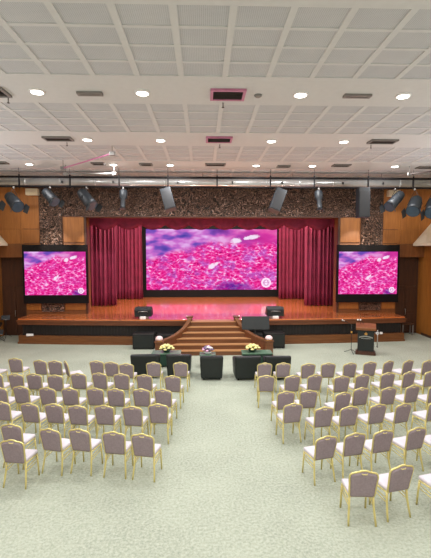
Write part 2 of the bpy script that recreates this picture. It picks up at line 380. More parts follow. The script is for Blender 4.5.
# stairs
sx = .44
stairs = thing('stage_stairs', 'flared wooden steps with curved low side walls at the stage centre', 'stairs', (0, 0, 0))
def half(t): return .93+1.12*max(0, t)**1.6
yt, yb_ = 17.62, 16.15
for k in range(6):
    z1 = ST*(6-k)/6-.001; yf = 17.45-.27*k; yk = yf+.27 if k else 18.05
    t = (yt-yf)/(yt-yb_); h0 = half(t)+.02; h1 = half((yt-yk)/(yt-yb_))+.02
    b = NB(); prism(b, [(sx-h0, yf+.02), (sx+h0, yf+.02), (sx+h1, yk), (sx-h1, yk)], 'Z', 0, z1-.035)
    p = obj('step', b, M['tread'], stairs)
    b = NB(); prism(b, [(sx-h0, yf-.01), (sx+h0, yf-.01), (sx+h1, yk), (sx-h1, yk)], 'Z', z1-.035, z1)
    obj('nosing', b, M['nose'], p)
for sgn in (-1, 1):
    n = 18; wl, cp = [], []
    b = NB(); c = NB(); pv = None
    for i in range(n+1):
        t = i/n; y = yt-(yt-yb_)*t; hx = half(t)+.03; z = .55+.70*(1-t)**1.5
        # direction normal in plan
        dt = .01; dx = (half(t+dt)-half(t-dt if t > dt else 0)); dy = -(yt-yb_)*(dt*2 if t > dt else dt)
        L_ = math.hypot(dx, dy); nx, ny = -dy/L_, dx/L_
        ring = []
        for bmx, w0, w1, z0, z1 in ((b, 0, .12, 0, z), (c, -.03, .15, z, z+.06)):
            ring.append([bmx.verts.new((sx+sgn*(hx+nx*w), y+ny*w, zz)) for w, zz in ((w0, z0), (w1, z0), (w1, z1), (w0, z1))])
        if pv:
            for bmx, A, B in ((b, pv[0], ring[0]), (c, pv[1], ring[1])):
                for q in range(4): bmx.faces.new((A[q], A[(q+1) % 4], B[(q+1) % 4], B[q]))
        if i in (0, n):
            for bmx, A in ((b, ring[0]), (c, ring[1])): bmx.faces.new(A)
        pv = ring
    for bmx in (b, c): bmesh.ops.recalc_face_normals(bmx, faces=bmx.faces)
    w = obj('side_wall', b, M['lip'], stairs); obj('cap_rail', c, M['tread'], w)
    b = NB(); x = sx+sgn*(half(0)+.09); box(b, x-.11, x+.11, yt-.02, yt+.2, 0, 1.27, 0, .01); box(b, x-.15, x+.15, yt-.06, yt+.24, 1.27, 1.33, 0, .01)
    obj('newel_post', b, M['lip'], stairs)
    b = NB(); x = sx+sgn*(half(1)+.13); box(b, x-.15, x+.15, yb_-.2, yb_+.08, 0, .56, 0, .01); box(b, x-.18, x+.18, yb_-.23, yb_+.11, .56, .61, 0, .01)
    obj('newel_post', b, M['tread'], stairs)
    g = thing('dome_lamp', 'pink-white glass dome on the %s lower post of the stairs' % ('left', 'right')[sgn > 0], 'lamp', (x, yb_-.06, .61), 0, 'domes on the lower stair posts')
    b = NB(); lathe(b, [(.12, 0), (.12, .02), (.09, .03)], seg=16); obj('base', b, M['goldpaint'], g)
    b = NB(); lathe(b, [(.13, .03), (.15, .08), (.13, .14), (.08, .18), (.02, .195)], seg=18); obj('shade', b, M['globe'], g)

# ------------------------------------------------------------------ curtains and screens
def curtain(name, x0, x1, y, z0, z1, folds, amp, seed, mat, gather=0.):
    b = NB(); nx = folds*10; nz = 8; rows = []
    rnd = random.Random(seed); ph = [rnd.uniform(0, 6) for _ in range(4)]
    for j in range(nz+1):
        w = j/nz; z = z0+(z1-z0)*w; row = []
        for i in range(nx+1):
            u = i/nx; f = 2*PI*folds*(u+.03*math.sin(5*u+ph[0]))
            d = amp*(1-.35*w)*(math.sin(f)+.35*math.sin(2.3*f+ph[1]+w)+.25*math.sin(.37*f+ph[2]))
            x = x0+(x1-x0)*u+gather*math.sin(PI*w)*(u-.5)+.02*math.sin(3*w+f*.5)
            row.append(b.verts.new((x, y+d, z+(.02*math.sin(f) if j == 0 else 0))))
        rows.append(row)
    for A, B in zip(rows, rows[1:]):
        for i in range(nx): f = b.faces.new((A[i], A[i+1], B[i+1], B[i])); f.smooth = True
    o = obj(name, b, mat); md = o.modifiers.new('Solidify', 'SOLIDIFY'); md.thickness = .015; return o
tag(curtain('stage_curtain', -6.55, -4.72, 22.5, ST+.03, 6.5, 9, .09, 1, M['curtain']), 'front red stage curtain at the left side of the stage', 'curtain', 'red stage curtains')
tag(curtain('stage_curtain', -5.5, -3.75, 25.6, ST+.03, 6.6, 9, .08, 2, M['curtain']), 'rear red stage curtain just left of the main screen', 'curtain', 'red stage curtains')
tag(curtain('stage_curtain', 5.55, 7.4, 22.2, ST+.03, 6.5, 9, .09, 3, M['curtain']), 'front red stage curtain at the right side of the stage', 'curtain', 'red stage curtains')
tag(curtain('stage_curtain', 4.72, 6.6, 25.4, ST+.03, 6.6, 9, .08, 4, M['curtain']), 'rear red stage curtain just right of the main screen', 'curtain', 'red stage curtains')
# valance with swags
b = NB(); nsw = 12; x0, x1 = XC-7.2, XC+7.2; nx = nsw*14; rows = []
for j in range(7):
    w = j/6; row = []
    for i in range(nx+1):
        u = i/nx; s = (u*nsw) % 1; sc = math.sin(PI*s)
        zb = 5.20+.24*(1-sc); z = 6.5-(6.5-zb)*w
        d = .06*math.cos(2*PI*s)+.06*math.sin(w*26+3*sc)*sc
        row.append(b.verts.new((x0+(x1-x0)*u, 20.75+d, z)))
    rows.append(row)
for A, B in zip(rows, rows[1:]):
    for i in range(nx): f = b.faces.new((A[i], B[i], B[i+1], A[i+1])); f.smooth = True
o = obj('stage_valance', b, M['valance']); o.modifiers.new('Solidify', 'SOLIDIFY').thickness = .02
tag(o, 'maroon swagged valance hanging across the top of the stage opening', 'valance')

def screen(name, label, cx, y, z0, z1, w, ix, iz0, iz1, mat, lx, lz, lr, feet=False):
    t = thing(name, label, 'screen', (cx, y, z0))
    b = NB(); H = z1-z0; a0, a1 = iz0-z0, iz1-z0
    box(b, -w/2, w/2, .02, .14, 0, H, 0)
    box(b, -w/2, w/2, -.02, .02, 0, a0-.02); box(b, -w/2, w/2, -.02, .02, a1+.02, H)
    box(b, -w/2, -ix/2-.01, -.02, .02, a0-.02, a1+.02); box(b, ix/2+.01, w/2, -.02, .02, a0-.02, a1+.02)
    obj('frame', b, M['frame'], t)
    b = NB(); box(b, -ix/2, ix/2, -.005, .019, a0, a1); d = obj('display', b, mat, t)
    b = NB(); lathe(b, [(lr, 0), (lr, .006)], (lx, -.006, lz-z0), 24, 0, Matrix.Rotation(PI/2, 3, 'X'))
    obj('logo', b, M['logo'], t)
    b = NB(); pts = [(lx+.6*lr*math.cos(a*PI/8), -.014, lz-z0+.6*lr*math.sin(a*PI/8)) for a in range(16)]
    tube(b, pts, lr*.05, 5, closed=True)
    for s in (-1, 1):
        tube(b, [(lx+s*lr*(.12+.3*math.sin(PI*k/6)), -.014, lz-z0+lr*(-.5+k/6)) for k in range(7)], lr*.06, 5)
    tube(b, [(lx-.55*lr, -.014, lz-z0+.05*lr), (lx+.55*lr, -.014, lz-z0+.05*lr)], lr*.05, 5)
    obj('logo_mark', b, M['logo_ink'], t)
    return t
t = screen('led_wall', 'large wide LED wall showing magenta flowers at the back of the stage', .57, 26.6, ST, 5.72, 9.05, 8.46, 1.62, 5.54, led('meadow_picture_wide', 0.0, 2.16, 1.0, False), 3.55, 2.07, .32)
b = NB()
for x in (-4.2, 4.2): box(b, x-.1, x+.1, .14, .5, 0, 3.5)
obj('support', b, M['metal_black'], t)
lm = led('meadow_picture_side', 3.3, 1.4, 1.0, True)
for sgn, nm in ((-1, 'left'), (1, 'right')):
    screen('led_screen', 'smaller LED screen with flowers on the wall %s of the stage' % nm, XC+sgn*7.47, FY-.25, 1.67, 4.45, 3.02, 2.86, 2.07, 4.12, lm, 1.18, 2.27, .14)

# ------------------------------------------------------------------ overhead: truss, duct, lights
tr = thing('lighting_truss', 'long black two-rail lighting bar hung below the ceiling', 'truss', (0, 17.5, 0))
for z in (7.23, 6.84):
    b = NB(); tube(b, [(XC-12.0 if z > 7.9 else XC-10.0, 0, z), (XC+10.0, 0, z)], .044, 8); obj('rail', b, M['frame'], tr)
HX = [-9.7, -7.62, -5.53, -3.5, -1.46, .6, 2.86, 4.73, 7.04, 8.99]
for x in HX:
    b = NB(); box(b, x-.025, x+.025, -.035, .035, 6.78, 7.33, 0, .005); tube(b, [(x, 0, 7.3), (x, 0, CEIL)], .009, 6); obj('hanger', b, M['frame'], tr)
b = NB(); tube(b, [(XC-11.5, 18.4, 7.18), (XC+11.5, 18.4, 7.18)], .185, 20)
for k in range(16):
    x = XC-11.2+1.5*k; tube(b, [(x-.03, 18.4, 7.18), (x+.03, 18.4, 7.18)], .2, 20)
dct = tag(obj('air_duct', b, M['silver']), 'shiny silver round duct running behind the lighting bar', 'duct')
for x in (-8, -4, 0, 4, 8, 11): 
    b = NB(); tube(b, [(XC+x-.5, 18.4, 7.36), (XC+x-.5, 18.4, CEIL)], .012, 6); obj('hanger', b, M['grey'], dct)
for i, x in enumerate((-9.2, -6.1, -3.9, -1.1, 1.3, 3.5, 6.2, 8.0)):
    b = NB(); blob(b, (x, 18.2, 7.13), .035, 1); box(b, x-.03, x+.03, 18.18, 18.26, 7.1, 7.2)
    obj('damper_knob', b, M['metal_black'], dct)

def rotm(yaw, tilt): return Matrix.Rotation(yaw, 3, 'Z') @ Matrix.Rotation(tilt, 3, 'X')
def stage_light(label, x, z, yaw, tilt, r, L, kind='par', y=17.42, g='stage lights on the lighting bar'):
    """body axis points down (local -Z) then is tilted towards the stage"""
    r *= 1.15; L *= 1.15
    t = thing('stage_light', label, 'stage light', (x, y, z), 0, g); m = rotm(yaw, tilt)
    b = NB()
    if kind == 'par': lathe(b, [(r*.45, L*.5), (r*.8, L*.42), (r*.92, L*.2), (r, -L*.3), (r*1.05, -L*.5)], seg=16, mat=m)
    elif kind == 'profile':
        lathe(b, [(r*.8, L*.5), (r, L*.45), (r*.95, L*.1), (r*.6, 0), (r*.6, -L*.4), (r*.7, -L*.5)], seg=16, mat=m)
    obj('body', b, M['lamp_body'], t)
    b = NB(); rr = r if kind == 'par' else r*.62; lathe(b, [(rr*.95, -L*.5-.012), (rr*.95, -L*.5-.002)], seg=16, mat=m); obj('lens', b, M['lens'], t)
    b = NB(); top = 6.84-z
    tube(b, [m @ Vector((-r-.03, 0, 0)), m @ Vector((-r-.03, 0, 0))*.5+Vector((0, 0, top*.45)), (0, 0, top-.08), m @ Vector((r+.03, 0, 0))*.5+Vector((0, 0, top*.45)), m @ Vector((r+.03, 0, 0))], .013, 6)
    obj('yoke', b, M['metal_black'], t)
    b = NB(); box(b, -.035, .035, -.04+(17.5-y), .04+(17.5-y), top-.09, top-.0, 0, .01); obj('clamp', b, M['grey'], t)
    for s in (-1, 1):
        b = NB()
        v = [b.verts.new(m @ Vector(p)) for p in ((s*rr, -rr*.8, -L*.5), (s*rr, rr*.8, -L*.5), (s*rr*1.35, rr*.7, -L*.5-rr*.8), (s*rr*1.35, -rr*.7, -L*.5-rr*.8))]
        b.faces.new(v); w_ = [b.verts.new(q.co+m @ Vector((s*.006, 0, 0))) for q in v]; b.faces.new(list(reversed(w_)))
        for q in range(4): b.faces.new((v[q], v[(q+1) % 4], w_[(q+1) % 4], w_[q]))
        obj('barn_door', b, M['lamp_body'], t)
    return t
stage_light('large dark spotlight at the far left end of the lighting bar', -8.85, 6.42, .9, -.85, .24, .85)
stage_light('large dark spotlight second from the left end of the lighting bar', -7.85, 6.22, .9, -.95, .22, .8)
stage_light('short dark spotlight above the left wood panel, third from the left', -6.35, 6.42, 1.0, -.9, .19, .72)
stage_light('dark spotlight tilted right above the left front curtain, fourth from the left', -4.85, 6.35, 1.0, -.8, .21, .85)
stage_light('narrow dark spotlight pointing at the stage above the left front curtain', -3.33, 6.3, .0, -.35, .15, .72, 'profile')
stage_light('narrow dark spotlight pointing at the stage above the right front curtain', 4.92, 6.3, .0, -.35, .15, .72, 'profile')
stage_light('dark spotlight tilted left above the right wood panels, beside the tall speaker', 8.2, 6.32, -1.0, -.95, .2, .95)
stage_light('large dark spotlight near the right end of the lighting bar, second from the end', 9.05, 6.12, -.7, -.85, .24, .8)
stage_light('large dark spotlight at the far right end of the lighting bar', 9.85, 6.05, -.6, -.85, .26, .8)
def hung_speaker(label, x, z, w, h, d, lean, tilt):
    t = thing('hanging_speaker', label, 'speaker', (x, 17.42, z), 0, 'speakers on the lighting bar'); m = Matrix.Rotation(lean, 4, 'Y') @ Matrix.Rotation(tilt, 4, 'X')
    b = NB(); v = box(b, -w/2, w/2, -d/2, d/2, -h/2, h/2, 0, .02); bmesh.ops.transform(b, matrix=m, verts=b.verts); obj('cabinet', b, M['lamp_body'], t)
    b = NB(); box(b, -w/2+.03, w/2-.03, -d/2-.015, -d/2-.002, -h/2+.04, h/2-.14, 0, .005); bmesh.ops.transform(b, matrix=m, verts=b.verts); obj('grille', b, M['metal_black'], t)
    b = NB(); top = 6.84-z; p0 = m.to_3x3() @ Vector((0, 0, h/2-.02)); tube(b, [p0, (0, .04, top)], .016, 6); box(b, -.08, .08, 0, .1, top-.06, top, 0, .01); obj('bracket', b, M['metal_black'], t)
hung_speaker('dark speaker leaning right, hung left of the middle of the lighting bar', -1.45, 6.3, .45, .95, .4, -.28, -.25)
hung_speaker('dark speaker leaning left, hung right of the middle of the lighting bar', 3.15, 6.28, .45, 1.0, .4, .38, -.25)
hung_speaker('tall upright dark speaker hung over the right carved pilaster', 6.8, 6.2, .48, 1.25, .4, 0, -.05)

# ceiling downlights
LX = [-6.85, -3.55, -1.3, 2.14, 4.42, 7.8]
LY = [16.7, 13.0, 9.17, 5.25, 1.4, -2.4]
def cl(x, y):
    pass
c0 = None
COLS = ['outermost left', 'second from the left', 'left of centre', 'right of centre', 'second from the right', 'outermost right']
ROWS = {16.7: 'farthest row by the lighting bar', 13.0: 'middle row', 9.17: 'nearest visible row'}
for y in LY:
    for i, x in enumerate(LX):
        seen = y in ROWS
        if y < 1 and i in (0, 5): pass
        lab = 'round bright ceiling downlight, %s in the %s' % (COLS[i], ROWS[y]) if seen else 'round bright ceiling downlight above the rear of the hall, out of the picture'
        if c0 is None:
            c0 = thing('ceiling_light', lab, 'ceiling light', (x, y, CEIL), 0, 'ceiling downlights')
            b = NB(); lathe(b, [(.165, -.018), (.165, 0), ], seg=20); lathe(b, [(.135, -.03), (.165, -.018)], seg=20); obj('rim', b, M['white'], c0)
            b = NB(); lathe(b, [(.125, -.036), (.13, -.03)], seg=20); obj('lens', b, M['lamp'], c0)
            r = c0
        else: r = dup(c0, (x, y, CEIL), 0, lab, 'ceiling downlights')
        ld = bpy.data.lights.new('downlight', 'AREA'); ld.shape = 'DISK'; ld.size = .3; ld.energy = {16.7: 54, 13.0: 30, 9.17: 11}.get(y, 9); ld.color = (.985, .985, 1.0)
        lo = bpy.data.objects.new('downlight_beam', ld); C.objects.link(lo); lo.parent = r; lo.location = (0, 0, -.05)

# ceiling vents
def vent(label, x, y, w, d, pink=False, line=False):
    t = thing('ceiling_vent', label, 'ceiling vent', (x, y, CEIL), 0, 'ceiling vents')
    b = NB(); f = .06
    for p in ((-w/2, w/2, -d/2, -d/2+f), (-w/2, w/2, d/2-f, d/2), (-w/2, -w/2+f, -d/2+f, d/2-f), (w/2-f, w/2, -d/2+f, d/2-f)): box(b, *p, -.05, 0)
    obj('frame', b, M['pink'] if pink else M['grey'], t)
    b = NB(); n = max(2, int(d/.09))
    for k in range(n):
        y_ = -d/2+f+(d-2*f)*(k+.5)/n; v = box(b, -w/2+f, w/2-f, y_-.03, y_+.03, -.03, -.02)
        move(b, v, Matrix.Translation((0, y_, -.025)) @ Matrix.Rotation(.7, 4, 'X') @ Matrix.Translation((0, -y_, .025)))
    obj('slats', b, M['vent_dark'], t)
    b = NB(); box(b, -w/2+f, w/2-f, -d/2+f, d/2-f, -.006, -.001); obj('backing', b, M['recess'], t)
vent('square ceiling vent at the left edge, level with the nearest downlights', -4.6, 9.2, .8, .5)
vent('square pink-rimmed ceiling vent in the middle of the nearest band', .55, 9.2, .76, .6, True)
vent('narrow linear vent left of the nearest middle downlights', -2.44, 9.22, .54, .16)
vent('narrow linear vent right of the nearest middle downlights', 3.4, 9.18, .6, .16)
vent('dark square ceiling vent at the left of the middle band', -4.4, 12.9, .85, .42)
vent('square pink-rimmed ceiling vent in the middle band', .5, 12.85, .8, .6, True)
vent('dark square ceiling vent at the right of the middle band', 5.62, 12.92, .85, .42)
vent('small ceiling vent left of centre in the farthest band', -2.25, 16.6, .5, .4)
vent('ceiling vent at the centre of the farthest band', .5, 16.55, .8, .4)
vent('small ceiling vent right of centre in the farthest band', 3.27, 16.8, .52, .3)
vent('ceiling vent at the right of the farthest band', 5.55, 16.55, .7, .4)
vent('ceiling vent at the left of the farthest band, above the hanging arm', -4.1, 16.5, .5, .4)
vent('ceiling vent in the farthest band at the left picture edge', -7.95, 16.45, .7, .4)
vent('ceiling vent in the farthest band at the right picture edge', 9.15, 16.85, .7, .4)
b = NB(); lathe(b, [(.05, -.05), (.08, -.03), (.09, 0)], seg=16)
tag(obj('smoke_detector', b, M['grey'], loc=(1.22, 9.25, CEIL)), 'small round grey detector right of the nearest central vent', 'smoke detector')
for x, y, lb in ((.47, 9.75, 'tiny sprinkler hanging behind the nearest central vent'), (-4.36, 9.6, 'tiny sprinkler at the left edge near the nearest vent'), (-4.3, 13.4, 'tiny sprinkler behind the left vent of the middle band'), (.55, 13.5, 'tiny sprinkler behind the central vent of the middle band'), (5.45, 13.4, 'tiny sprinkler behind the right vent of the middle band')):
    t = thing('sprinkler', lb, 'sprinkler', (x, y, CEIL), 0, 'ceiling sprinklers')
    b = NB(); tube(b, [(0, 0, 0), (0, 0, -.1)], .014, 6); obj('stem', b, M['grey'], t)
    b = NB(); lathe(b, [(.03, -.11), (.03, -.1)], seg=10); obj('deflector', b, M['vent_dark'], t)

# hanging arms near the lighting bar
t = thing('ceiling_boom', 'pinkish pivoting arm with brackets hung from the ceiling at the left', 'ceiling arm', (0, 0, 0), 0, 'ceiling arms')
b = NB(); tube(b, [(-5.3, 16.0, 7.3), (-2.97, 13.8, 7.36)], .03, 8); obj('boom', b, M['pink'], t)
b = NB(); tube(b, [(-5.56, 16.9, 7.25), (-3.5, 16.8, 7.25)], .035, 8); obj('crossbar', b, M['grey'], t)
for p in ((-5.3, 16.0, 7.3), (-2.97, 13.8, 7.36), (-5.5, 16.9, 7.25), (-3.55, 16.8, 7.25)):
    b = NB(); box(b, p[0]-.09, p[0]+.09, p[1]-.06, p[1]+.06, p[2]-.07, p[2]+.06, 0, .015); tube(b, [(p[0], p[1], p[2]+.05), (p[0], p[1], CEIL)], .012, 6); obj('bracket', b, M['grey'], t)
t = thing('ceiling_boom', 'dark pivoting arm hung from the ceiling at the right picture edge', 'ceiling arm', (0, 0, 0), 0, 'ceiling arms')
b = NB(); tube(b, [(8.4, 16.7, 7.28), (10.2, 15.6, 7.36)], .03, 8); obj('boom', b, M['vent_dark'], t)
for p in ((8.4, 16.7, 7.28), (10.2, 15.6, 7.36)):
    b = NB(); box(b, p[0]-.07, p[0]+.07, p[1]-.05, p[1]+.05, p[2]-.06, p[2]+.06, 0, .015); tube(b, [(p[0], p[1], p[2]+.05), (p[0], p[1], CEIL)], .012, 6); obj('bracket', b, M['grey'], t)

# ------------------------------------------------------------------ things before and on the stage
def subw(label, x, y, w, d, h):
    t = thing('floor_speaker', label, 'speaker', (x, y, 0), 0, 'black speaker boxes before the stage')
    b = NB(); box(b, -w/2, w/2, -d/2, d/2, .03, h, 0, .02); obj('cabinet', b, M['metal_black'], t)
    b = NB(); box(b, -w/2+.05, w/2-.05, -d/2-.012, -d/2, .09, h-.08, 0, .004); obj('grille', b, M['leather'], t)
    for a in (-1, 1):
        for c in (-1, 1):
            b = NB(); lathe(b, [(.03, 0), (.03, .03)], (a*(w/2-.08), c*(d/2-.08), 0), 10); obj('foot', b, M['recess'], t)
    for a in (-1, 1):
        b = NB(); box(b, a*w/2-.008, a*w/2+.008, -.1, .1, h*.5-.04, h*.5+.04); obj('handle', b, M['recess'], t)
subw('black speaker box on the floor left of the stairs, outer one', -2.52, 17.45, .92, .6, .66)
subw('low black speaker box tucked behind the left stair wall', -1.62, 17.5, .72, .5, .6)
subw('black speaker box on the floor right of the stairs, outer one', 3.05, 17.45, .88, .6, .66)
subw('low black speaker box tucked behind the right stair wall', 2.2, 17.45, .72, .5, .6)

def wedge(label, x, y):
    t = thing('stage_monitor', label, 'monitor speaker', (x, y, ST), 0, 'wedge monitors at the stage edge')
    b = NB(); prism(b, [(-.3, .1), (.3, .1), (.3, .22), (.05, .5), (-.18, .52), (-.3, .4)], 'X', -.38, .38); bmesh.ops.bevel(b, geom=list(b.edges), offset=.02, segments=2, affect='EDGES'); obj('cabinet', b, M['metal_black'], t)
    b = NB(); v = box(b, -.33, .33, -.006, .006, -.15, .15); move(b, v, Matrix.Translation((0, .185, .37)) @ Matrix.Rotation(-.72+PI/2-PI/2, 4, 'X')); obj('grille', b, M['lamp_body'], t)
    b = NB(); box(b, -.13, .13, -.36, -.1, 0, .12, 0, .02); box(b, -.2, .2, -.1, .22, 0, .11, 0, .02); obj('base', b, M['white'], t)
    b = NB(); tube(b, [(-.2, -.31, .3), (-.2, -.35, .34), (.2, -.35, .34), (.2, -.31, .3)], .015, 6); obj('handle', b, M['chrome'], t)
wedge('black wedge monitor with pale base on the stage edge left of the stairs', -2.68, 18.5)
wedge('black wedge monitor with pale base on the stage edge right of the stairs', 3.25, 18.45)

t = thing('confidence_monitor', 'black flat monitor on a stand, back turned, right of the stairs', 'monitor', (2.2, 17.0, 0))
b = NB(); v = box(b, -.58, .58, -.03, .03, -.28, .28, 0, .01); bmesh.ops.transform(b, matrix=Matrix.Translation((0, 0, 1.14)) @ Matrix.Rotation(-.25, 4, 'X'), verts=b.verts); obj('panel', b, M['leather'], t)
b = NB(); tube(b, [(0, .02, 1.1), (0, .02, .05)], .03, 8); obj('pole', b, M['metal_black'], t)
b = NB(); box(b, -.3, .3, -.14, .14, 0, .04, 0, .01); obj('base', b, M['metal_black'], t)

# VIP armchairs
def armchair(label, x, y, rz, w):
    t = thing('armchair', label, 'armchair', (x, y, 0), rz, 'black armchairs in front of the rows')
    h = w/2
    b = NB(); box(b, -h+.14, h-.14, -.28, .36, .12, .40, 0, .03); obj('seat_base', b, M['leather'], t)
    b = NB(); box(b, -h+.15, h-.15, -.25, .38, .40, .52, 0, .05); obj('cushion', b, M['leather'], t)
    b = NB(); box(b, -h, h, -.40, -.20, .05, .80, 0, .06)
    for v in b.verts: v.co.y -= (v.co.z-.05)*.10; v.co.x *= 1-.10*(1-v.co.z/.8)
    obj('backrest', b, M['leather'], t)
    for s in (-1, 1):
        b = NB(); p = sorted((s*h, s*(h-.15))); box(b, p[0], p[1], -.30, .38, .05, .62, 0, .05)
        for v in b.verts: v.co.x *= 1-.08*(1-v.co.z/.8)
        obj('armrest', b, M['leather'], t)
    for sx_ in (-1, 1):
        for sy_ in (-.3, .3):
            b = NB(); lathe(b, [(.022, 0), (.03, .07)], (sx_*(h-.13), sy_, 0), 8); obj('leg', b, M['recess'], t)
armchair('black armchair, leftmost of the five facing the stage', -1.92, 13.62, .05, .95)
armchair('black armchair, second from the left, right of the left flower table', -.80, 13.6, -.04, .80)
armchair('black armchair standing alone in the middle before the stairs', .27, 13.35, 0, .76)
armchair('black armchair, second from the right, left end of the right pair', 1.42, 13.3, .04, .86)
armchair('black armchair, rightmost of the five facing the stage', 2.42, 13.3, -.04, .86)

def flower_table(label, flabel, x, y, w, d, h, cols, fr, fx=0):
    t = thing('coffee_table', label, 'table', (x, y, 0), 0, 'green coffee tables by the armchairs')
    b = NB(); box(b, -w/2, w/2, -d/2, d/2, h-.04, h, 0, .01); obj('table_top', b, M['green_top'], t)
    b = NB(); box(b, -w/2+.02, w/2-.02, -d/2+.02, d/2-.02, .05, h-.04, 0, .01); obj('skirt', b, M['green'], t)
    for a in (-1, 1):
        for c in (-1, 1):
            b = NB(); box(b, a*(w/2-.06)-.025, a*(w/2-.06)+.025, c*(d/2-.06)-.025, c*(d/2-.06)+.025, 0, .05); obj('leg', b, M['green'], t)
    f = thing('flower_arrangement', flabel, 'flowers', (x+fx, y, h), 0, 'flower arrangements on the tables')
    b = NB(); lathe(b, [(.09, 0), (.12, .03), (.15, .08)], seg=14); obj('bowl', b, M['white'] if len(cols) > 1 else M['green'], f)
    rnd = random.Random(int(x*100)); b = NB()
    for k in range(26):
        a = rnd.uniform(0, 2*PI); r = fr*rnd.uniform(.4, 1.1)
        c_ = Vector((r*math.cos(a), r*math.sin(a)*.7, .09+rnd.uniform(0, .06))); dv = Vector((math.cos(a), math.sin(a), .3))*.07; nv = Vector((-math.sin(a), math.cos(a), 0))*.025
        vs = [b.verts.new(c_-dv), b.verts.new(c_+nv+Vector((0, 0, .01))), b.verts.new(c_+dv), b.verts.new(c_-nv+Vector((0, 0, .01)))]; b.faces.new(vs)
    obj('leaves', b, M['leaf'], f)
    for k in range(16):
        a = k*2.4; r = fr*math.sqrt((k+.5)/16); z = .13+.14*(1-(r/fr)**2)
        b = NB(); blob(b, (0, 0, 0), .052, 1, (1, 1, .75))
        for q in range(6): blob(b, (.04*math.cos(q*PI/3), .04*math.sin(q*PI/3), -.008), .026, 1)
        obj('bloom', b, cols[k % len(cols)], f, loc=(r*math.cos(a), r*.75*math.sin(a), z))
flower_table('low green table between the two left armchairs and the stairs', 'cream-yellow flower arrangement on the left green table', -1.33, 14.75, 1.05, .55, .50, [M['yellow']], .26)
flower_table('small low green table in front of the lone middle armchair', 'pink and mauve flower arrangement on the small middle table', .16, 14.55, .58, .5, .48, [M['pinkpetal'], M['mauvepetal'], M['white']], .19)
flower_table('low green table between the right pair of armchairs and the stairs', 'cream-yellow flower arrangement on the right green table', 1.95, 14.7, 1.1, .55, .50, [M['yellow']], .26, fx=-.15)

# lectern
t = thing('lectern', 'wooden lectern with dark crested front panel at the right before the stage', 'lectern', (6.58, 16.2, 0), -.36)
b = NB(); box(b, -.38, .38, -.25, .25, 0, .1, 0, .01); box(b, -.34, .34, -.22, .22, .1, .14, 0, .01); obj('plinth', b, M['wood_dark'], t)
b = NB(); box(b, -.31, .31, -.16, .2, .14, 1.0, 0, .01); obj('body', b, M['metal_black'], t)
b = NB(); box(b, -.31, .31, -.18, -.162, .15, .99, 0, .004); fp = obj('front_panel', b, M['leather'], t)
b = NB(); prism(b, [(-.28, 1.0), (.24, 1.0), (.26, 1.06), (.24, 1.22), (-.28, 1.10)], 'X', -.38, .38); bmesh.ops.bevel(b, geom=list(b.edges), offset=.01, segments=1, affect='EDGES'); obj('reading_top', b, M['wood_mid'], t)
b = NB()
prism(b, [(-.03, .82), (0, .79), (.03, .82), (.035, .87), (0, .90), (-.035, .87)], 'Y', -.195, -.18); blob(b, (0, -.19, .915), .016, 1)
for s in (-1, 1): prism(b, [(s*.04, .81), (s*.058, .83), (s*.055, .88), (s*.042, .86)], 'Y', -.192, -.18)
obj('emblem', b, M['goldpaint'], fp)
b = NB()
for k in range(14):
    u = (k-6.5)/6.5; zc = .70+.05*(1-u*u); box(b, u*.24-.014, u*.24+.014, -.19, -.18, zc-.025, zc+.025)
for k in range(9):
    u = (k-4)/4; box(b, u*.16-.012, u*.16+.012, -.19, -.18, .645, .675)
obj('lettering', b, M['chrome'], fp)
for x in (-.2, -.1):
    b = NB(); pts = [(x, .1, 1.15), (x-.02, .08, 1.28), (x-.06, .0, 1.36), (x-.1, -.08, 1.39)]; tube(b, pts, .009, 6); g = obj('gooseneck', b, M['metal_black'], t)
    b = NB(); blob(b, (x-.12, -.1, 1.39), .035, 2); obj('microphone', b, M['white'], g)
b = NB(); tube(b, [(.44, -.05, .3), (.44, -.05, 1.0)], .022, 8); tube(b, [(.31, -.05, .35), (.44, -.05, .35)], .012, 6); tube(b, [(.31, -.05, .9), (.44, -.05, .9)], .012, 6); obj('side_rail', b, M['chrome'], t)
t = thing('microphone_stand', 'thin microphone stand with boom standing left of the lectern', 'microphone stand', (6.05, 16.35, 0))
b = NB(); tube(b, [(0, 0, .1), (0, 0, 1.15)], .013, 8); obj('pole', b, M['metal_black'], t)
for a in (.5, 2.6, 4.7):
    b = NB(); tube(b, [(0, 0, .14), (.28*math.cos(a), .28*math.sin(a), .012)], .011, 6); obj('leg', b, M['metal_black'], t)
b = NB(); tube(b, [(.12, 0, 1.1), (-.3, 0, 1.32)], .01, 6); bo = obj('boom', b, M['metal_black'], t)
b = NB(); tube(b, [(-.3, 0, 1.32), (-.42, -.02, 1.37)], [.02, .034], 8); obj('microphone', b, M['chrome'], bo)
b = NB(); box(b, -.03, .03, -.025, .025, .82, .9, 0, .01); obj('clutch', b, M['goldpaint'], t)

# music stands crowded in the left corner
def music_stand(label, x, y, rz, h):
    t = thing('music_stand', label, 'music stand', (x, y, 0), rz, 'black music stands in the left corner')
    b = NB(); tube(b, [(0, 0, .12), (0, 0, h)], .013, 8); obj('pole', b, M['metal_black'], t)
    for k in range(3):
        a = k*2.1+.4; b = NB(); tube(b, [(0, 0, .2), (.24*math.cos(a), .24*math.sin(a), .015)], .011, 6); obj('leg', b, M['metal_black'], t)
    b = NB(); v = box(b, -.19, .19, -.008, .008, -.10, .12, 0, .003); bmesh.ops.transform(b, matrix=Matrix.Translation((0, -.03, h+.02)) @ Matrix.Rotation(-.5, 4, 'X'), verts=b.verts); obj('desk', b, M['metal_black'], t)
    b = NB(); tube(b, [(-.18, -.07, h-.07), (.18, -.07, h-.07)], .014, 6); obj('ledge', b, M['chrome'], t)
music_stand('black music stand, rearmost of those at the left edge', -9.45, 19.75, .4, .95)
music_stand('black music stand, middle one of those at the left edge', -9.48, 19.2, -.5, .72)
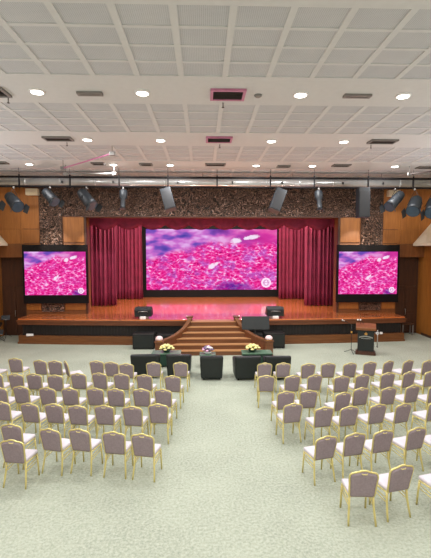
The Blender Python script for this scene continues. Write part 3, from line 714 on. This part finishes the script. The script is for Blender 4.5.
music_stand('black music stand, front one of those at the left edge', -9.3, 18.75, .2, .45)
t = thing('side_stool', 'small dark stool with pale legs in the right door recess', 'stool', (10.1, 19.85, 0))
b = NB(); box(b, -.3, .3, -.18, .18, .52, .58, 0, .01); obj('seat', b, M['wood_dark'], t)
for a in (-1, 1):
    for c in (-1, 1):
        b = NB(); box(b, a*.25-.022, a*.25+.022, c*.14-.022, c*.14+.022, 0, .52); obj('leg', b, M['grey'], t)

# ------------------------------------------------------------------ banquet chairs
def make_chair(label, loc, rz, group):
    t = thing('banquet_chair', label, 'chair', loc, rz, group)
    b = NB(); box(b, -.205, .205, -.20, .18, .435, .505, 0, .028)
    for v in b.verts:
        if v.co.z > .48: v.co.z += .018*(1-(v.co.x/.2)**2)*(1-((v.co.y-.02)/.2)**2)
        if v.co.y < 0: v.co.x *= .93
    for f in b.faces: f.smooth = True
    obj('seat', b, M['seat'], t)
    b = NB(); tube(b, [(-.19, -.19, .43), (-.2, .15, .43), (-.17, .17, .43), (.17, .17, .43), (.2, .15, .43), (.19, -.19, .43)], .014, 6, closed=True); obj('seat_rail', b, M['gold'], t)
    # pad outline (half), z then x ; the back rakes rearward
    out = [(.17, .435), (.187, .452), (.192, .55), (.198, .65), (.205, .74), (.207, .79), (.196, .825), (.17, .848), (.125, .858), (.08, .866), (.045, .884), (0, .890)]
    def yy(z): return -.215-(z-.45)*.20
    pts = [(x, z) for x, z in out]+[(-x, z) for x, z in reversed(out[:-1])]
    b = NB(); cz = .68
    ringsF = []
    for off, s in ((-.028, .80), (-.020, .95), (0, .985), (.018, .95), (.024, .80)):
        ringsF.append([b.verts.new((x*s, yy(cz+(z-cz)*s)+off, cz+(z-cz)*s)) for x, z in pts])
    for A, B in zip(ringsF, ringsF[1:]):
        for k in range(len(pts)): f = b.faces.new((A[k], B[k], B[(k+1) % len(pts)], A[(k+1) % len(pts)])); f.smooth = True
    b.faces.new(ringsF[0]); b.faces.new(list(reversed(ringsF[-1]))); bmesh.ops.recalc_face_normals(b, faces=b.faces)
    obj('backrest', b, M['back'], t)
    b = NB(); fr = [(.182, yy(.44)+.0, .44)]+[(x*1.03, yy(z)-.0, z+.008) for x, z in out]
    full = fr+[(-x, y, z) for x, y, z in reversed(fr[:-1])]
    tube(b, full, .0155, 6)
    tube(b, [(-.185, yy(.475), .45), (.185, yy(.475), .45)], .009, 6)
    tube(b, [(-.05, yy(.86)-.01, .862), (-.03, yy(.86)-.03, .85), (.03, yy(.86)-.03, .85), (.05, yy(.86)-.01, .862)], .009, 5)
    obj('back_frame', b, M['gold'], t)
    for s in (-1, 1):
        b = NB(); tube(b, [(s*.182, -.188, .45), (s*.186, -.20, .30), (s*.2, -.235, .12), (s*.208, -.265, 0)], [.0185, .0185, .017, .016], 6); obj('leg', b, M['gold'], t)
        b = NB(); tube(b, [(s*.195, .15, .43), (s*.2, .175, .2), (s*.203, .19, 0)], [.0185, .017, .016], 6); obj('leg', b, M['gold'], t)
        b = NB(); tube(b, [(s*.186, -.19, .33), (s*.195, .16, .36)], .009, 5); tube(b, [(s*.187, -.21, .27), (s*.196, .165, .30)], .009, 5); obj('side_stretcher', b, M['gold'], t)
    return t
LEFT = {
  'A': [(-6.32, 12.6, -14), (-5.73, 12.82, -6), (-4.85, 12.56, -12), (-4.40, 12.49, -8), (-3.85, 12.3, -58), (-3.15, 12.45, -8), (-2.66, 12.3, -12), (-2.22, 12.12, -5), (-1.45, 12.24, -3), (-0.64, 12.21, -6)],
  'B': [(-5.56, 11.27, -8), (-4.97, 11.21, -10), (-4.49, 11.2, -9), (-3.9, 11.07, -6), (-3.32, 11.21, -8), (-2.73, 11.21, -14), (-2.16, 11.13, -7), (-1.52, 11.03, -10), (-0.77, 10.91, -8)],
  'C': [(-4.87, 10.12, -12), (-4.37, 10.18, -13), (-3.7, 10.06, -12), (-3.15, 10.02, -11), (-2.55, 10.0, -10), (-2.05, 9.93, -9), (-1.43, 9.91, -10), (-0.9, 9.86, -12)],
  'D': [(-4.37, 9.18, -12), (-3.7, 9.06, -14), (-3.16, 9.0, -12), (-2.64, 8.9, -10), (-2.08, 8.89, -8), (-1.46, 8.81, -9), (-0.94, 8.93, -6)],
  'E': [(-3.61, 7.99, -10), (-2.77, 7.75, -15), (-2.23, 7.73, -14), (-1.6, 7.6, -8), (-1.04, 7.49, -12)],
  'F': [(-3.3, 7.33, -8)]}
RIGHT = {
  'A': [(1.79, 12.06, 3), (2.34, 12.05, 2), (3.03, 11.96, 8), (3.65, 12.0, 4), (4.25, 11.98, 12), (4.89, 12.09, 12), (5.42, 12.15, 26), (6.05, 12.2, 24), (6.7, 12.2, 15)],
  'B': [(1.69, 10.86, -4), (2.32, 10.84, 8), (2.9, 10.88, 14), (3.62, 10.76, 6), (4.18, 10.88, 14), (4.93, 11.0, 12), (5.53, 11.07, 18), (6.17, 11.11, 14)],
  'C': [(1.9, 9.63, 8), (2.46, 9.69, 6), (3.17, 9.51, 18), (3.73, 9.82, 14), (4.41, 9.83, 14), (5.04, 9.95, 18), (5.63, 9.94, 14)],
  'D': [(1.89, 8.87, 10), (2.49, 8.64, 12), (3.04, 8.67, 12), (3.68, 8.77, 16), (4.24, 8.79, 18), (5.02, 8.89, 16)],
  'E': [(2.12, 7.3, 15), (2.69, 7.41, 12), (3.25, 7.51, 14), (3.91, 7.6, 16), (4.51, 7.67, 16)],
  'F': [(2.43, 6.16, -3), (2.99, 6.29, 14), (3.77, 6.27, 14)]}
ORD = ['first', 'second', 'third', 'fourth', 'fifth', 'sixth', 'seventh', 'eighth', 'ninth', 'tenth']
RW = {'A': 'front row nearest the stage', 'B': 'second row from the stage', 'C': 'third row from the stage', 'D': 'fourth row from the stage', 'E': 'fifth row from the stage', 'F': 'rearmost row'}
chair0 = None
for side, T_ in (('left', LEFT), ('right', RIGHT)):
    for row, L_ in T_.items():
        seq = list(reversed(L_)) if side == 'left' else L_
        for i, (x, y, a) in enumerate(seq):
            lab = 'gold-framed banquet chair, %s block, %s, %s from the centre aisle' % (side, RW[row], ORD[i])
            if side == 'left' and row == 'F': lab = 'gold-framed banquet chair standing alone in the rearmost row of the left block'
            if a == -58: lab = 'gold-framed banquet chair turned sideways in the front row of the left block'
            grp = 'banquet chairs of the %s block' % side
            if chair0 is None: chair0 = make_chair(lab, (x, y, 0), math.radians(a), grp)
            else: dup(chair0, (x, y, 0), math.radians(a), lab, grp)

# ------------------------------------------------------------------ stage lamps and added fill lights
def area(name, loc, tgt, size, energy, col, sy=None):
    ld = bpy.data.lights.new(name, 'AREA'); ld.size = size; ld.energy = energy; ld.color = col
    if sy: ld.shape = 'RECTANGLE'; ld.size_y = sy
    o = bpy.data.objects.new(name, ld); C.objects.link(o); o.location = loc
    o.rotation_euler = (Vector(tgt)-Vector(loc)).to_track_quat('-Z', 'Y').to_euler(); return o
def spot(name, loc, tgt, energy, ang, col, blend=.6, r=.1):
    ld = bpy.data.lights.new(name, 'SPOT'); ld.energy = energy; ld.spot_size = ang; ld.spot_blend = blend; ld.color = col; ld.shadow_soft_size = r
    o = bpy.data.objects.new(name, ld); C.objects.link(o); o.location = loc
    o.rotation_euler = (Vector(tgt)-Vector(loc)).to_track_quat('-Z', 'Y').to_euler(); return o
area('added_stage_fill_front', (XC, 21.2, 6.9), (XC, 23.6, 1.0), 10, 820, (1, .88, .72), .3)  # added unseen fill inside the stage, lighting curtains and deck
area('added_stage_fill_rear', (XC, 23.6, 7.0), (XC, 25.8, 2), 10, 330, (1, .84, .74), .3)  # second added fill, farther back over the stage
for i, (x, tx) in enumerate(((-7.85, -6.0), (-4.85, -5.8), (-3.33, -4), (4.92, 5), (8.2, 6.2), (9.05, 7.2))):
    spot('stage_beam', (x, 17.4, 5.7), (tx, 22.3, 3.0), 300, .55, (1, .88, .75))
for x in (-8.6, 9.6):
    spot('panel_washer', (x, 15.5, 7.4), (x, 19.8, 5.6), 150, 1.1, (1, .86, .62), .8, .08)
    spot('panel_washer', (x*.7+XC*.3, 15.5, 7.4), (x*.74, 19.8, 5.6), 15, 1.1, (1, .86, .62), .8, .08)

for s in (-1, 1):     # added fill lights along the side ledges, unseen, brightening the ceiling
    area('added_ledge_fill', (XC+s*9.55, 5.5, 4.7), (XC+s*6.5, 5.5, 9.5), 20, 350, (.86, .93, 1), .25)
for x in (-6.5, -.9, 1.8, 7.5):     # added pink fill spots on the apron, unseen, tinting the far ceiling
    spot('added_pink_fill', (x, 19.3, 1.45), (x, 13.5, 7.6), 300, 2.2, (1, .72, .62), .9, 0.0)
area('added_rear_fill', (XC, -5.7, 5.2), (XC, 8, 3.2), 16, 190, (.96, .98, 1), .5)  # added unseen fill from the rear, lighting the chair backs
w = bpy.data.worlds.new('world'); S.world = w; w.use_nodes = True
w.node_tree.nodes['Background'].inputs[0].default_value = (.05, .05, .05, 1)

# ------------------------------------------------------------------ camera
cd = bpy.data.cameras.new('camera'); cam = bpy.data.objects.new('camera', cd); C.objects.link(cam)
cd.sensor_fit = 'VERTICAL'; cd.sensor_height = 24; cd.lens = 24*410/558
cam.location = (0, 0, 4.2)
cam.rotation_euler = (PI/2-math.atan(29/410), 0, -math.atan(12.5/410))
cd.clip_end = 200
S.camera = cam
S.view_settings.view_transform = 'Standard'; S.view_settings.look = 'None'; S.view_settings.gamma = 1
S.view_settings.exposure = 0.0; S.view_settings.use_curve_mapping = False
S.cycles.max_bounces = 8; S.cycles.diffuse_bounces = 5
